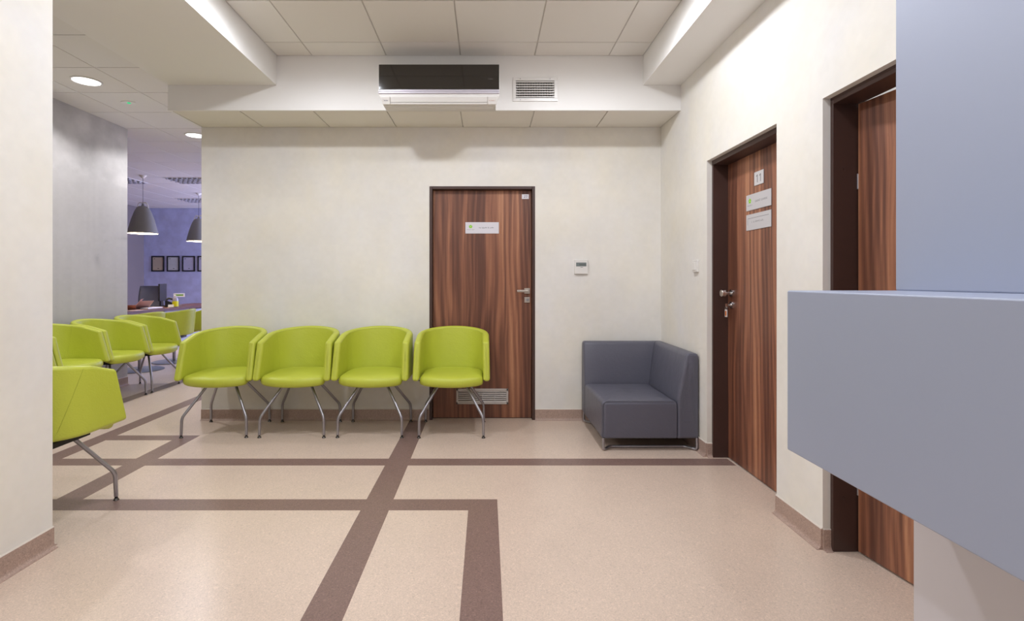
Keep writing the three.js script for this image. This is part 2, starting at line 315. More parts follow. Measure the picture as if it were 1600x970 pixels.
// ------------------------------------------------------------ doors
function boxDoorFrame(parent, w, h, depth, inset, z0, mat) {
  // lining of an opening: own axes, x across, y up, z towards the viewer; front at z0
  mesh('frame', [cb(inset, h, depth, -w / 2 + inset / 2, h / 2, z0 - depth / 2, 0.003), cb(inset, h, depth, w / 2 - inset / 2, h / 2, z0 - depth / 2, 0.003), cb(w - 2 * inset, inset, depth, 0, h - inset / 2, z0 - depth / 2, 0.003)], mat, parent);
}
function leafGeo(w, h, t, du) { const g = new RoundedBoxGeometry(w, h, t, 2, 0.002); g.translate(0, h / 2, -t / 2); metricUV(g, du, 0.1 + du * 0.13); return g; }
{ // door 1, in the back wall
  const d = thing('door_1', 'walnut brown door with a low grille behind a green chair', 'door', [-0.0375, 0, ZB]); d.userData.kind = 'structure';
  const w = 0.953, h = 2.107;
  boxDoorFrame(d, w, h, 0.13, 0.026, 0.004, M.frame);
  const gx = (753.5 - 760) / 171 + 0.0375, gy = EYE - (619 - 437) / 171.2, lw = w - 0.058, lh = h - 0.036;
  const sh = new THREE.Shape([[-lw / 2, 0], [lw / 2, 0], [lw / 2, lh], [-lw / 2, lh]].map(([x, y]) => new THREE.Vector2(x, y)));
  sh.holes.push(new THREE.Path([[-0.222, -0.052], [-0.222, 0.052], [0.222, 0.052], [0.222, -0.052]].map(([x, y]) => new THREE.Vector2(gx + x, gy - 0.007 + y))));
  const lg = new THREE.ExtrudeGeometry(sh, { depth: 0.04, bevelEnabled: false }); lg.translate(0, 0, -0.04); metricUV(lg, 0.3, 0.14);
  const leaf = mesh('leaf', lg, M.wood, d); leaf.position.set(0, 0.007, -0.058);
  mesh('threshold', cb(w - 0.052, 0.004, 0.05, 0, 0.002, -0.09), M.frame, d);
  const hx = (824.3 - 760) / 173.25 + 0.0375;
  const handle = mesh('handle', [cb(0.05, 0.05, 0.01, hx, 1.162, -0.053, 0.002), cyl(0.009, 0.009, 0.05, 0, 0, 0).rotateX(Math.PI / 2).translate(hx + 0.004, 1.162, -0.028)], M.satin, d);
  mesh('lever', cb(0.108, 0.021, 0.012, hx - 0.04, 1.162, -0.004, 0.004), M.satin, handle);
  const lock = mesh('lock', cb(0.05, 0.05, 0.01, hx, 1.081, -0.053, 0.002), M.satin, d);
  mesh('turn_knob', [cyl(0.013, 0.013, 0.004).rotateX(Math.PI / 2).translate(hx + 0.002, 1.081, -0.047), cb(0.006, 0.02, 0.006, hx + 0.002, 1.081, -0.044, 0.002)], M.steel, lock);
  const grille = mesh('grille', [cb(0.474, 0.022, 0.008, gx, gy + 0.06, -0.053, 0.003), cb(0.474, 0.022, 0.008, gx, gy - 0.06, -0.053, 0.003), cb(0.018, 0.142, 0.008, gx - 0.228, gy, -0.053, 0.003), cb(0.018, 0.142, 0.008, gx + 0.228, gy, -0.053, 0.003)], M.grille, d);
  for (let k = 0; k < 6; k++) { const s = mesh('slat', cb(0.44, 0.011, 0.004), M.grille, grille); s.position.set(gx, gy - 0.044 + k * 0.0176, -0.0545); s.rotation.x = -0.35; }
  for (const x of [-0.113, 0, 0.113]) mesh('divider', cb(0.005, 0.106, 0.004, gx + x, gy, -0.0515), M.grille, grille);
}
function sideDoor(name, [Z0, Z1], label, du) {
  // own axes: x runs along the wall towards the far end (-z world) ... built facing +z and turned to face -x
  const w = Z1 - Z0, d = thing(name, label, 'door', [XR, 0, (Z0 + Z1) / 2], -Math.PI / 2); d.userData.kind = 'structure';
  // after the turn: own +z looks to -X (into the hall), own +x looks to -Z depth side (towards the camera)... see positions below
  mesh('frame', [cb(0.02, DOORH - 0.012, 0.125, -w / 2 + 0.010, (DOORH - 0.012) / 2, -0.0975, 0.003), cb(0.02, DOORH - 0.012, 0.125, w / 2 - 0.010, (DOORH - 0.012) / 2, -0.0975, 0.003), cb(w - 0.04, 0.02, 0.125, 0, DOORH - 0.022, -0.0975, 0.003), cb(w, 0.014, 0.125, 0, DOORH - 0.0055, -0.0975, 0.002)], M.frame, d);
  return { d, w };
}
const FAR = -1;      // own x sign of the far jamb in the side doors (turned by -90 degrees: own +x points to the camera side)
{
  const { d, w } = sideDoor('door_2', D1, 'closed walnut brown door numbered 11 beside the grey seat', 0.0);
  const leaf = mesh('leaf', leafGeo(w - 0.046, DOORH - 0.042, 0.04, 0.62), M.wood, d); leaf.position.set(0, 0.008, -0.14);
  const hx = FAR * (3.665 - (D1[0] + D1[1]) / 2);
  const rot = (g) => g.rotateX(Math.PI / 2);
  const handle = mesh('knob', [rot(cyl(0.026, 0.026, 0.009)).translate(hx, 1.17, -0.135), rot(cyl(0.01, 0.01, 0.05)).translate(hx, 1.17, -0.11), rot(cyl(0.024, 0.026, 0.022)).translate(hx, 1.17, -0.078)], M.chrome, d);
  mesh('knob_cap', rot(cyl(0.022, 0.024, 0.004)).translate(hx, 1.17, -0.065), M.satin, handle);
  mesh('lock', [rot(cyl(0.025, 0.026, 0.01)).translate(hx, 1.088, -0.135), rot(cyl(0.009, 0.009, 0.014)).translate(hx, 1.088, -0.125)], M.chrome, d);
  for (const y of [0.35, 1.75]) mesh('frame_screw', cyl(0.007, 0.007, 0.003).rotateZ(Math.PI / 2).translate(FAR * (w / 2 - 0.021), y, -0.09), M.frame, d);
}
{
  const { d, w } = sideDoor('door_3', D2, 'walnut brown door standing ajar behind the grey counter', 0.0);
  const leaf = new THREE.Group(); leaf.name = 'leaf_hinged';
  const lm = mesh('leaf', leafGeo(w - 0.052, DOORH - 0.044, 0.04, 1.05).translate((w - 0.052) / 2, 0.009, 0), M.wood, d);
  lm.position.set(-w / 2 + 0.03, 0, -0.145); lm.rotation.y = 0.14;       // hinged at the far jamb, swung into the room
  for (const y of [0.3, 1.05, 1.72]) mesh('hinge', [cyl(0.006, 0.006, 0.07).translate(-w / 2 + 0.024, y, -0.150)], M.steel, d);
  for (const y of [0.25, 1.78]) mesh('frame_screw', cyl(0.009, 0.009, 0.003).rotateZ(Math.PI / 2).translate(-w / 2 + 0.0215, y, -0.09), M.frame, d);
}
// key with an orange tag in the lock of door 11
{
  const k = thing('key_ring', 'key with a clear and orange tag hanging in a door lock', 'key', [XR + 0.105, 1.03, 3.665], -Math.PI / 2);
  mesh('key', [cb(0.003, 0.022, 0.02, 0, 0.056, 0.002), cb(0.003, 0.008, 0.03, 0, 0.058, -0.02)], M.chrome, k);
  mesh('ring', new THREE.TorusGeometry(0.012, 0.0015, 8, 24).translate(0, 0.036, 0.006), M.chrome, k);
  const t = mesh('tag', cb(0.030, 0.052, 0.006, 0, 0, 0.006, 0.002), phys({ color: '#e8e4e2', roughness: 0.2 }), k);
  mesh('tag_insert', cb(0.020, 0.034, 0.002, 0.003, 0, 0.0095), std({ color: '#c96a24', roughness: 0.6 }), t);
}
// ------------------------------------------------------------ signs
function flower(c, x, y, r) { c.fillStyle = '#8ed12f'; for (let k = 0; k < 5; k++) { const a = k * Math.PI * 2 / 5 - 0.3; c.beginPath(); c.arc(x + Math.cos(a) * r * 0.58, y + Math.sin(a) * r * 0.58, r * 0.42, 0, 7); c.fill(); } c.fillStyle = '#d9f0a8'; c.beginPath(); c.arc(x, y, r * 0.22, 0, 7); c.fill(); }
function scribble(c, x, y, w, h, n) { // unreadable small print
  c.lineWidth = Math.max(1, h * 0.16); c.beginPath();
  for (let k = 0; k < n; k++) { const px = x + w * k / n; if (rnd() < 0.12) continue; c.moveTo(px, y + h * (rnd() < 0.3 ? 0 : 0.3)); c.lineTo(px + w / n * 0.2, y + h); if (rnd() < 0.5) { c.moveTo(px, y + h * 0.35); c.lineTo(px + w / n * 0.7, y + h * 0.4); } else { c.moveTo(px + w / n * 0.1, y + h); c.lineTo(px + w / n * 0.7, y + h * 0.9); } }
  c.stroke();
}
function plate(name, label, w, h, pos, turn, draw, base, group) {
  const s = thing(name, label, 'sign', pos, turn, group);
  mesh('plate', cb(w, h, 0.004, 0, 0, 0.002, 0.001), base, s);
  const g = new THREE.PlaneGeometry(w - 0.002, h - 0.002); g.translate(0, 0, 0.0045);
  mesh('print', g, std({ map: canvasTexture(1024, Math.round(1024 * h / w), draw), roughness: 0.5 }), s);
  return s;
}
{
  const pl = M.alu, zl = ZB + 0.058 + 0.0003;
  const X = (x) => (x - 760) * zl / FOCAL, Y = (y) => EYE + (437 - y) * zl / FOCAL;
  plate('door_sign', 'white name plate with a green flower on the grilled door', 0.306, 0.104, [X(753.3), Y(356), zl - 0.0006], 0, (c, w, h) => {
    c.fillStyle = '#dedbe2'; c.fillRect(0, 0, w, h); flower(c, w * 0.155, h * 0.39, h * 0.16);
    c.strokeStyle = '#6d6b74'; scribble(c, w * 0.05, h * 0.62, w * 0.22, h * 0.06, 16); c.strokeStyle = '#9a98a0'; scribble(c, w * 0.08, h * 0.72, w * 0.16, h * 0.03, 18);
    c.strokeStyle = '#5a5862'; scribble(c, w * 0.41, h * 0.42, w * 0.44, h * 0.12, 20);
  }, pl);
  plate('door_sign', 'tiny white number label in the top corner of the grilled door', 0.064, 0.043, [X(820.8), Y(307.3), zl - 0.0006], 0, (c, w, h) => {
    c.fillStyle = '#e4dfe4'; c.fillRect(0, 0, w, h); c.fillStyle = '#8a8a94'; c.font = `bold ${Math.round(h * 0.75)}px sans-serif`; c.textAlign = 'center'; c.textBaseline = 'middle'; c.fillText('27', w * 0.54, h * 0.5);
  }, M.plastic);
  const xd = XR + 0.14 - 0.0003;
  plate('door_sign', 'small square aluminium plate reading 11', 0.112, 0.086, [xd, 1.905, 3.296], -Math.PI / 2, (c, w, h) => {
    c.fillStyle = '#cfcccd'; c.fillRect(0, 0, w, h); c.fillStyle = '#4b4a4d'; c.font = `${Math.round(h * 0.82)}px sans-serif`; c.textAlign = 'center'; c.textBaseline = 'middle'; c.fillText('11', w * 0.5, h * 0.52);
  }, pl);
  plate('door_sign', 'aluminium name plate with a green flower below the number 11', 0.302, 0.103, [xd, 1.764, 3.304], -Math.PI / 2, (c, w, h) => {
    c.fillStyle = '#c9c6c8'; c.fillRect(0, 0, w, h); flower(c, w * 0.155, h * 0.40, h * 0.17);
    c.strokeStyle = '#6d6b74'; scribble(c, w * 0.05, h * 0.64, w * 0.22, h * 0.08, 12);
    c.fillStyle = '#5d5b60'; c.font = `${Math.round(h * 0.17)}px sans-serif`; c.textAlign = 'left'; c.textBaseline = 'middle'; c.fillText('GABINET LEKARSKI', w * 0.37, h * 0.5, w * 0.5);
  }, pl);
  plate('door_sign', 'aluminium plate with a thin black bracket line, lowest on the numbered door', 0.302, 0.103, [xd, 1.636, 3.304], -Math.PI / 2, (c, w, h) => {
    c.fillStyle = '#c9c6c8'; c.fillRect(0, 0, w, h); c.strokeStyle = '#3c3b3e'; c.lineWidth = 7; c.beginPath(); c.moveTo(w * 0.06, h * 0.66); c.lineTo(w * 0.06, h * 0.30); c.moveTo(w * 0.06, h * 0.25); c.lineTo(w * 0.92, h * 0.25); c.stroke();
    c.strokeStyle = '#68666c'; scribble(c, w * 0.24, h * 0.44, w * 0.5, h * 0.11, 22);
  }, pl);
}
// ------------------------------------------------------------ things on the walls
{
  const t = thing('thermostat', 'white wall thermostat with a small grey display', 'thermostat', [(907.5 - 760) / 173.25, EYE + (437 - 417) / 173.25, ZB]);
  mesh('body', cb(0.120, 0.128, 0.022, 0, 0, 0.011, 0.004), M.plastic, t);
  mesh('display', cb(0.092, 0.034, 0.002, 0, 0.022, 0.0225), std({ color: '#7b8382', roughness: 0.3 }), t);
  mesh('button', cb(0.022, 0.004, 0.002, 0.004, -0.004, 0.0225), std({ color: '#8a8690', roughness: 0.5 }), t);
  mesh('digits', [0, 1, 2, 3, 4].map((k) => cb(0.008, 0.012, 0.0006, -0.012 + 0.012 * k, 0.02, 0.0238)), std({ color: '#59605f', roughness: 0.5 }), t);
}
{
  const t = thing('wall_switch', 'small white switch on the wall above the grey seat', 'switch', [XR, 1.366, 3.93], -Math.PI / 2);
  mesh('plate', cb(0.086, 0.09, 0.018, 0, 0, 0.009, 0.004), M.plastic, t);
  mesh('rocker', cb(0.05, 0.06, 0.012, 0, 0, 0.021, 0.004), M.plastic, t);
}
{ // air conditioner
  const t = thing('air_conditioner', 'white wall air conditioner with a glossy black front', 'air conditioner', [(686 - 760) / 202.5, 2.62, ZC]);
  const W = 0.938, prof = [[0, 0.31], [0.17, 0.31], [0.195, 0.295], [0.2, 0.28], [0.2, 0.085], [0.196, 0.06], [0.17, 0.012], [0.15, 0], [0.02, 0.002], [0, 0.01]];
  const side = (k) => prof.map(([z, y]) => { const q = (1 - smooth(0.0, 0.085, y)) * 0.03; return [k * (W / 2 - q), y, z]; });
  const ins = (s, k, d) => s.map(([x, y, z]) => [x + k * d, 0.155 + (y - 0.155) * (1 - d / 0.155), 0.1 + (z - 0.1) * (1 - d / 0.1)]);
  const a = side(-1), b = side(1);
  const bg = toCreasedNormals(rings([ins(a, -1, 0.0).map((p, i) => { const q = ins(a, 0, 0.004)[i]; return [q[0], q[1], q[2]]; }), a.map(([x, y, z]) => [x + 0.004, y, z]), b.map(([x, y, z]) => [x - 0.004, y, z]), ins(b, 0, 0.004)]), 0.5);
  mesh('body', bg, M.plastic, t);
  mesh('front_panel', cb(W - 0.01, 0.192, 0.010, 0, 0.207, 0.203, 0.003), M.acBlack, t);
  mesh('trim_strip', [cb(W - 0.006, 0.014, 0.012, 0, 0.103, 0.203, 0.003), cb(W - 0.002, 0.018, 0.016, 0, 0.087, 0.202, 0.006)], M.silver, t);
  // sloping lower front: cheeks, flap and bottom strip stand proud of the body with open joints between them
  const slope = (name, x0, x1, v0, v1, th) => { const m = mesh(name, cb(x1 - x0, v1 - v0, th, 0, 0, 0, 0.0015), M.plastic, t), v = (v0 + v1) / 2, a = 0.496; m.position.set((x0 + x1) / 2, 0.036 + v * Math.cos(a) - Math.sin(a) * th / 2 + 0.0, 0.183 + v * Math.sin(a) + Math.cos(a) * th / 2); m.rotation.x = a; return m; };
  slope('flap', -0.376, 0.372, -0.014, 0.026, 0.009);
  slope('cheek', -0.445, -0.381, -0.03, 0.026, 0.009); slope('cheek', 0.377, 0.445, -0.03, 0.026, 0.009);
  slope('bottom_strip', -0.376, 0.372, -0.03, -0.019, 0.009);
  mesh('lower_lip', cb(0.84, 0.006, 0.012, 0, -0.002, 0.14, 0.002), M.plastic, t);
  const logo = (w, h, x, draw) => { const g = new THREE.PlaneGeometry(w, h); const m = mesh('logo', g, std({ map: canvasTexture(512, 128, draw), roughness: 0.5 }), t); m.position.set(x, 0.036 - 0.0045, 0.183 + 0.0085); m.rotation.x = 0.496; };
  logo(0.056, 0.014, -0.413, (c, w, h) => { c.fillStyle = '#e0dcd7'; c.fillRect(0, 0, w, h); c.strokeStyle = '#39405c'; c.lineWidth = 12; c.beginPath(); c.arc(80, 64, 46, -1.2, 4.2, true); c.stroke(); c.fillStyle = '#39405c'; c.font = 'bold 96px sans-serif'; c.textBaseline = 'middle'; c.fillText('Midea', 120, 70, 370); });
  logo(0.056, 0.012, 0.411, (c, w, h) => { c.fillStyle = '#e0dcd7'; c.fillRect(0, 0, w, h); c.strokeStyle = '#b5645a'; scribble(c, 20, 30, 470, 70, 12); });
  mesh('status_light', [0, 1, 2].map((k) => cb(0.003, 0.003, 0.001, 0.385 + 0.012 * k, 0.19, 0.2085)), M.alu, t);
}
{ // air vent in the beam
  const t = thing('air_vent', 'white square mesh air vent beside the air conditioner', 'vent', [VX, VY, ZC]);
  mesh('frame', [cb(0.363, 0.026, 0.008, 0, 0.0835, 0.004, 0.002), cb(0.363, 0.026, 0.008, 0, -0.0835, 0.004, 0.002), cb(0.026, 0.141, 0.008, -0.1685, 0, 0.004, 0.002), cb(0.026, 0.141, 0.008, 0.1685, 0, 0.004, 0.002)], M.plastic, t);
  mesh('duct', [cb(0.004, 0.138, 0.34, -0.152, 0, -0.171), cb(0.004, 0.138, 0.34, 0.152, 0, -0.171), cb(0.3, 0.004, 0.34, 0, 0.067, -0.171), cb(0.3, 0.004, 0.34, 0, -0.067, -0.171), cb(0.3, 0.13, 0.004, 0, 0, -0.341)], M.duct, t);
  const hb = cb(0.311, 0.006, 0.014), vb = cb(0.004, 0.138, 0.012);
  for (let k = 0; k < 7; k++) mesh('blade', hb, M.plastic, t).position.set(0, -0.06 + k * 0.02, 0.001);
  for (let k = 0; k < 15; k++) mesh('fin', vb, M.grille, t).position.set(-0.145 + k * 0.0207, 0, -0.014);
  for (const x of [-0.12, 0.12]) for (const y of [-0.085, 0.085]) mesh('screw', cyl(0.004, 0.004, 0.002, 0, 0, 0, 10).rotateX(Math.PI / 2).translate(x, y, 0.009), M.steel, t);
}
// ------------------------------------------------------------ lamps
function downlight(x, Z, color, intensity, label, group, angle = 1.32, cone = 1.0, glow = 0.12) {
  const t = thing('ceiling_downlight', label, 'ceiling light', [x, CEIL, Z], 0, group);
  const p = [[0.112, 0.0], [0.124, 0.0], [0.124, -0.006], [0.112, -0.010], [0.108, -0.004], [0.108, 0.0]].map(([r, y]) => new THREE.Vector2(r, y));
  mesh('trim_ring', new THREE.LatheGeometry(p, 40), M.white, t);
  mesh('diffuser', cyl(0.108, 0.108, 0.003, 0, -0.0015, 0, 40), std({ color: '#ffffff', emissive: color, emissiveIntensity: 6, roughness: 0.6 }), t);
  coneLight('downlight_beam', color, intensity * cone, angle, [x, CEIL - 0.016, Z]);
  areaLight('downlight_glow', color, intensity * glow / 0.0361, 0.19, 0.19, [x, CEIL - 0.014, Z], [x, 0, Z + 0.0001]);
}
for (const [Z, q] of [[3.11, 1.06], [1.31, 0.74], [-0.49, 0.74]]) for (const x of [-1.11, 0.69]) downlight(x, Z, LAMP_COLOR, HALL_LAMP * q, 'round white downlight set into the hall ceiling tiles', 'downlights in the hall ceiling', 1.50, 0.70, 0.68);
downlight(-3.65, 4.788, new THREE.Color(0.97, 0.97, 1.0), CORRIDOR_LAMP, 'round downlight shining before the concrete wall', 'downlights in the corridor ceiling');
downlight(-3.65, 6.588, new THREE.Color(0.97, 0.97, 1.0), CORRIDOR_LAMP, 'round downlight shining beside the hall corner past the concrete wall', 'downlights in the corridor ceiling');
downlight(-3.65, 2.988, new THREE.Color(0.97, 0.97, 1.0), CORRIDOR_LAMP, 'round downlight in the corridor behind the cream wall end', 'downlights in the corridor ceiling');
{ // lamp of the small room behind the ajar door
  const t = thing('ceiling_panel_light', 'square white panel light in the small side room', 'ceiling light', [2.7, 2.9, 1.7]);
  mesh('frame', cb(0.62, 0.012, 0.62, 0, -0.006, 0, 0.003), M.white, t);
  mesh('diffuser', cb(0.56, 0.004, 0.56, 0, -0.013, 0), std({ color: '#ffffff', emissive: LAMP_COLOR, emissiveIntensity: 3 }), t);
  areaLight('panel_beam', LAMP_COLOR, 22, 0.56, 0.56, [2.7, 2.88, 1.7], [2.7, 0, 1.7001]);
}
{ // emergency light
  const t = thing('emergency_light', 'small oval ceiling light with a green indicator', 'ceiling light', [-3.66, CEIL, 5.36]);
  const pl = cyl(0.07, 0.07, 0.008, 0, -0.004, 0, 32); pl.scale(1, 1, 0.6); mesh('cover', pl, M.white, t);
  mesh('led_lamp', cyl(0.016, 0.016, 0.006, 0.01, -0.010, 0, 16), std({ color: '#30c080', emissive: '#1fe08a', emissiveIntensity: 1.2 }), t);
}
function pendant(x, Z, label) {
  const t = thing('pendant_lamp', label, 'pendant lamp', [x, 2.065, Z], 0, 'pendant lamps over the reception desk');
  const out = [[0.034, 0.478], [0.07, 0.468], [0.096, 0.442], [0.125, 0.385], [0.152, 0.31], [0.177, 0.23], [0.204, 0.12], [0.228, 0.02], [0.233, 0]];
  mesh('shade', new THREE.LatheGeometry([...out.map(([r, y]) => new THREE.Vector2(r, y)), ...out.slice().reverse().map(([r, y]) => new THREE.Vector2(Math.max(0.001, r - 0.004), Math.max(0.001, y - 0.003)))], 48), M.lampGrey, t);
  mesh('shade_lining', new THREE.LatheGeometry(out.map(([r, y]) => new THREE.Vector2(Math.max(0.001, r - 0.006), y - 0.004 + (y === 0 ? 0.006 : 0))), 48), M.lampWhite, t);
  mesh('shade_crown', new THREE.LatheGeometry([[0.001, 0.52], [0.016, 0.52], [0.02, 0.49], [0.034, 0.475], [0.03, 0.468], [0.001, 0.468]].map(([r, y]) => new THREE.Vector2(r, y)), 24), M.lampGrey, t);
  for (const s of [-1, 1]) mesh('handle_loop', tube([[s * 0.008, 0.53, 0], [s * 0.05, 0.545, 0], [s * 0.085, 0.50, 0], [s * 0.094, 0.44, 0]], 0.010, 0.04, 20, 8), M.lampWhite, t);
  mesh('cord', cyl(0.003, 0.003, CEIL - 2.065 - 0.52, 0, (CEIL - 2.065 + 0.52) / 2, 0, 8), M.black, t);
  mesh('canopy', new THREE.LatheGeometry([[0.001, -0.05], [0.02, -0.05], [0.06, -0.004], [0.06, 0], [0.001, 0]].map(([r, y]) => new THREE.Vector2(r, y + CEIL - 2.065)), 24), M.lampWhite, t);
  const b = mesh('bulb', new THREE.SphereGeometry(0.045, 20, 14).translate(0, 0.16, 0), std({ color: '#ffffff', emissive: new THREE.Color(1, 0.82, 0.6), emissiveIntensity: 5 }), t);
  const l = new THREE.PointLight(new THREE.Color(1, 0.82, 0.6), 4, 0, 2); l.name = 'pendant_glow'; l.castShadow = true; l.shadow.radius = 2; l.position.set(x, 2.065 + 0.16, -Z); scene.add(l);
}
pendant(-5.97, 9.12, 'grey bell pendant lamp hanging in full view over the desk');
pendant(-6.03, 11.0, 'grey bell pendant lamp half hidden by the cream wall corner');
function troffer(x0, Z0, label) {
  const t = thing('louvre_light', label, 'ceiling light', [x0 + 0.6, CEIL, Z0 + 0.3], 0, 'unlit louvre lights in the reception ceiling');
  mesh('frame', [cb(1.19, 0.012, 0.02, 0, 0, 0.285), cb(1.19, 0.012, 0.02, 0, 0, -0.285), cb(0.02, 0.012, 0.55, -0.585, 0, 0), cb(0.02, 0.012, 0.55, 0.585, 0, 0)], M.white, t);
  mesh('reflector', cb(1.15, 0.004, 0.55, 0, 0.002, 0), std({ color: '#b9b6b2', roughness: 0.4, metalness: 0.2 }), t);
  const cr = cb(0.006, 0.03, 0.55), lg = cb(1.15, 0.03, 0.01);
  for (let k = 0; k < 13; k++) mesh('louvre', cr, M.alu, t).position.set(-0.53 + k * 0.0883, -0.008, 0);
  for (let k = 0; k < 4; k++) mesh('rail', lg, M.alu, t).position.set(0, -0.008, -0.21 + k * 0.14);
}
troffer(-5.75, 9.288, 'unlit silver louvre light beside the nearer pendant lamp');
troffer(-7.55, 9.288, 'unlit silver louvre light by the taupe wall');
troffer(-6.95, 11.688, 'unlit silver louvre light near the blue wall');

// ------------------------------------------------------------ green tub chairs
const SH = { y0: 0.455, yf: 0.765, yb: 0.852, t: 0.054, a: 0.283, zf: 0.245, zc: 0.0, b0: 0.226, lean: 0.085, back: 0.03 };
function planPoint(s, h) {           // s in [-1, 1] along the shell from one arm front to the other, h height share
  const A = SH.a * (1 - 0.022 * h), b = SH.b0 + SH.back * h, q = Math.abs(s), zf = SH.zf - SH.lean * h, sg = Math.sign(s) || 1;
  if (q > 0.62) return [sg * A, SH.zc + (zf - SH.zc) * (q - 0.62) / 0.38];
  const th = q / 0.62 * Math.PI / 2, e = 0.86;
  return [sg * A * Math.pow(Math.sin(th), e), SH.zc - b * Math.pow(Math.max(0, Math.cos(th)), e)];
}
function shellPoint(s, o, y) {
  const h = (y - SH.y0) / 0.31, p = planPoint(s, h), d = 0.012, p0 = planPoint(Math.max(-1, s - d), h), p1 = planPoint(Math.min(1, s + d), h);
  let tx = p1[0] - p0[0], tz = p1[1] - p0[1]; const L = Math.hypot(tx, tz) || 1; tx /= L; tz /= L;
  // outward normal: away from the seat
  return [p[0] + o * tz, y, p[1] - o * tx, tx, tz];
}
const rimHeight = (s) => SH.yb - (SH.yb - SH.yf) * Math.pow(Math.abs(s), 1.5);
function sectionLoop(s, inset, forward) {
  const top = rimHeight(s) - inset, bot = SH.y0 + inset, ht = SH.t / 2 - inset, r = Math.max(0.003, 0.021 - inset), pts = [];
  const loop = [];
  const arc = (cx, cy, a0, a1, n) => { for (let k = 0; k <= n; k++) { const a = a0 + (a1 - a0) * k / n; loop.push([cx + r * Math.cos(a), cy + r * Math.sin(a)]); } };
  const q = Math.PI / 2, rb = r;
  arc(ht - r, bot + rb, -q, 0, 3);
  for (let k = 1; k < 7; k++) loop.push([ht, bot + rb + (top - bot - r - rb) * k / 7]);
  arc(ht - r, top - r, 0, q, 4); arc(-ht + r, top - r, q, 2 * q, 4);
  for (let k = 1; k < 7; k++) loop.push([-ht, top - r - (top - bot - r - rb) * k / 7]);
  arc(-ht + r, bot + rb, 2 * q, 3 * q, 3);
  for (const [o, y] of loop) { const p = shellPoint(s, o, y); pts.push([p[0] + p[3] * forward, y, p[2] + p[4] * forward]); }
  return pts;
}
const shellGeo = (() => {
  const list = [], cap = 0.021, N = 64, dirs = [];
  for (let k = 5; k >= 1; k--) { const a = k / 5 * Math.PI / 2; list.push(sectionLoop(-1, cap * (1 - Math.cos(a)), -cap * Math.sin(a))); }
  for (let k = 0; k <= N; k++) list.push(sectionLoop(-1 + 2 * k / N, 0, 0));
  for (let k = 1; k <= 5; k++) { const a = k / 5 * Math.PI / 2; list.push(sectionLoop(1, cap * (1 - Math.cos(a)), cap * Math.sin(a))); }
  return rings(list, (i, k, p) => [i * 0.017 + k * 0.0001, p[1] + (k > 18 ? 0.37 : 0)]);
})();
function outlinePad(k, y, z0 = 0.02) { // seat outline shrunk to share k: square front corners between the arms, bowed front edge, round back
  const ring = [], front = [], W = 0.254, zs = 0.222, r = 0.03;
  for (let i = 0; i <= 24; i++) { const q = 1 - 2 * i / 24; front.push([W * q, zs + 0.078 * Math.pow(1 - q * q, 0.8)]); }
  for (let i = 0; i < front.length; i++) ring.push(front[i]);
  for (let i = 1; i <= 8; i++) ring.push([-W, zs - (zs - 0.01) * i / 8]);
  for (let i = 1; i < 28; i++) { const a = Math.PI * i / 28, c = Math.cos(a), q = Math.sin(a); ring.push([-W * Math.sign(c) * Math.pow(Math.abs(c), 0.86), 0.01 - 0.225 * Math.pow(q, 0.86)]); }
  for (let i = 0; i < 8; i++) ring.push([W, 0.01 + (zs - 0.01) * i / 8]);
  return ring.map(([x, z]) => [x * k, y, z0 + (z - z0) * k]);
}
const cushionGeo = (() => {
  const prof = [[0.5, 0.414], [0.86, 0.414], [0.93, 0.417], [0.972, 0.426], [0.994, 0.44], [1, 0.455], [0.994, 0.470], [0.975, 0.483], [0.94, 0.492], [0.88, 0.497], [0.74, 0.5], [0.5, 0.499], [0.25, 0.496]];
  return rings(prof.map(([k, y]) => outlinePad(k, y).map(([x, yy, z]) => [x, yy - 0.012 * Math.pow(clamp((z - 0.1) / 0.2), 2) + 0.004 * clamp(-z / 0.2) + 0.9 * Math.max(0, 0.455 - y) * (1 - smooth(0.06, 0.24, z)), z])), (i, k, p) => [p[0], p[2]]);
})();
const seamLine = (s, o, y0, y1, s1 = s) => { const pts = []; for (let k = 0; k <= 10; k++) { const q = k / 10, p = shellPoint(s + (s1 - s) * q, o, y0 + (y1 - y0) * q); pts.push(new THREE.Vector3(p[0], p[1], p[2])); } return new THREE.TubeGeometry(new THREE.CatmullRomCurve3(pts), 14, 0.0011, 5); };
function tubShell(t) {
  const sh = mesh('shell', shellGeo, M.lime, t);
  for (const sg of [-1, 1]) {
    mesh('seam', seamLine(sg * 0.42, -SH.t / 2, 0.5, rimHeight(0.4) - 0.02, sg * 0.52), M.lime, sh);
    mesh('seam', seamLine(sg * 0.36, SH.t / 2, 0.5, rimHeight(0.5) - 0.02, sg * 0.55), M.lime, sh);
  }
  mesh('seat', cushionGeo, M.lime, t);
  mesh('seat_base', [cb(0.34, 0.03, 0.28, 0, 0.412, 0.02, 0.004), cb(0.53, 0.006, 0.012, 0, 0.452, 0.2)], M.black, t);
}
const legGeo = (sx, sz) => tube([[sx * 0.108, 0.405, sz * 0.085 + 0.015], [sx * 0.256, 0.158, sz * 0.232], [sx * 0.258, 0.022, sz * 0.237]], 0.0112, 0.03, 60, 12);
function makeChair(label) {
  const t = thing('tub_chair', label, 'chair', [0, 0, 0], 0, 'lime green tub chairs on bent steel legs');
  tubShell(t);
  for (const sz of [1, -1]) for (const sx of [-1, 1]) {
    const l = mesh('leg', legGeo(sx, sz), M.steel, t);
    const g = mesh('glide_neck', cyl(0.008, 0.008, 0.01, sx * 0.258, 0.017, sz * 0.237, 14), M.black, l); mesh('glide', cyl(0.010, 0.0155, 0.011, sx * 0.258, 0.0065, sz * 0.237, 18), M.glide, l);
  }
  return t;
}
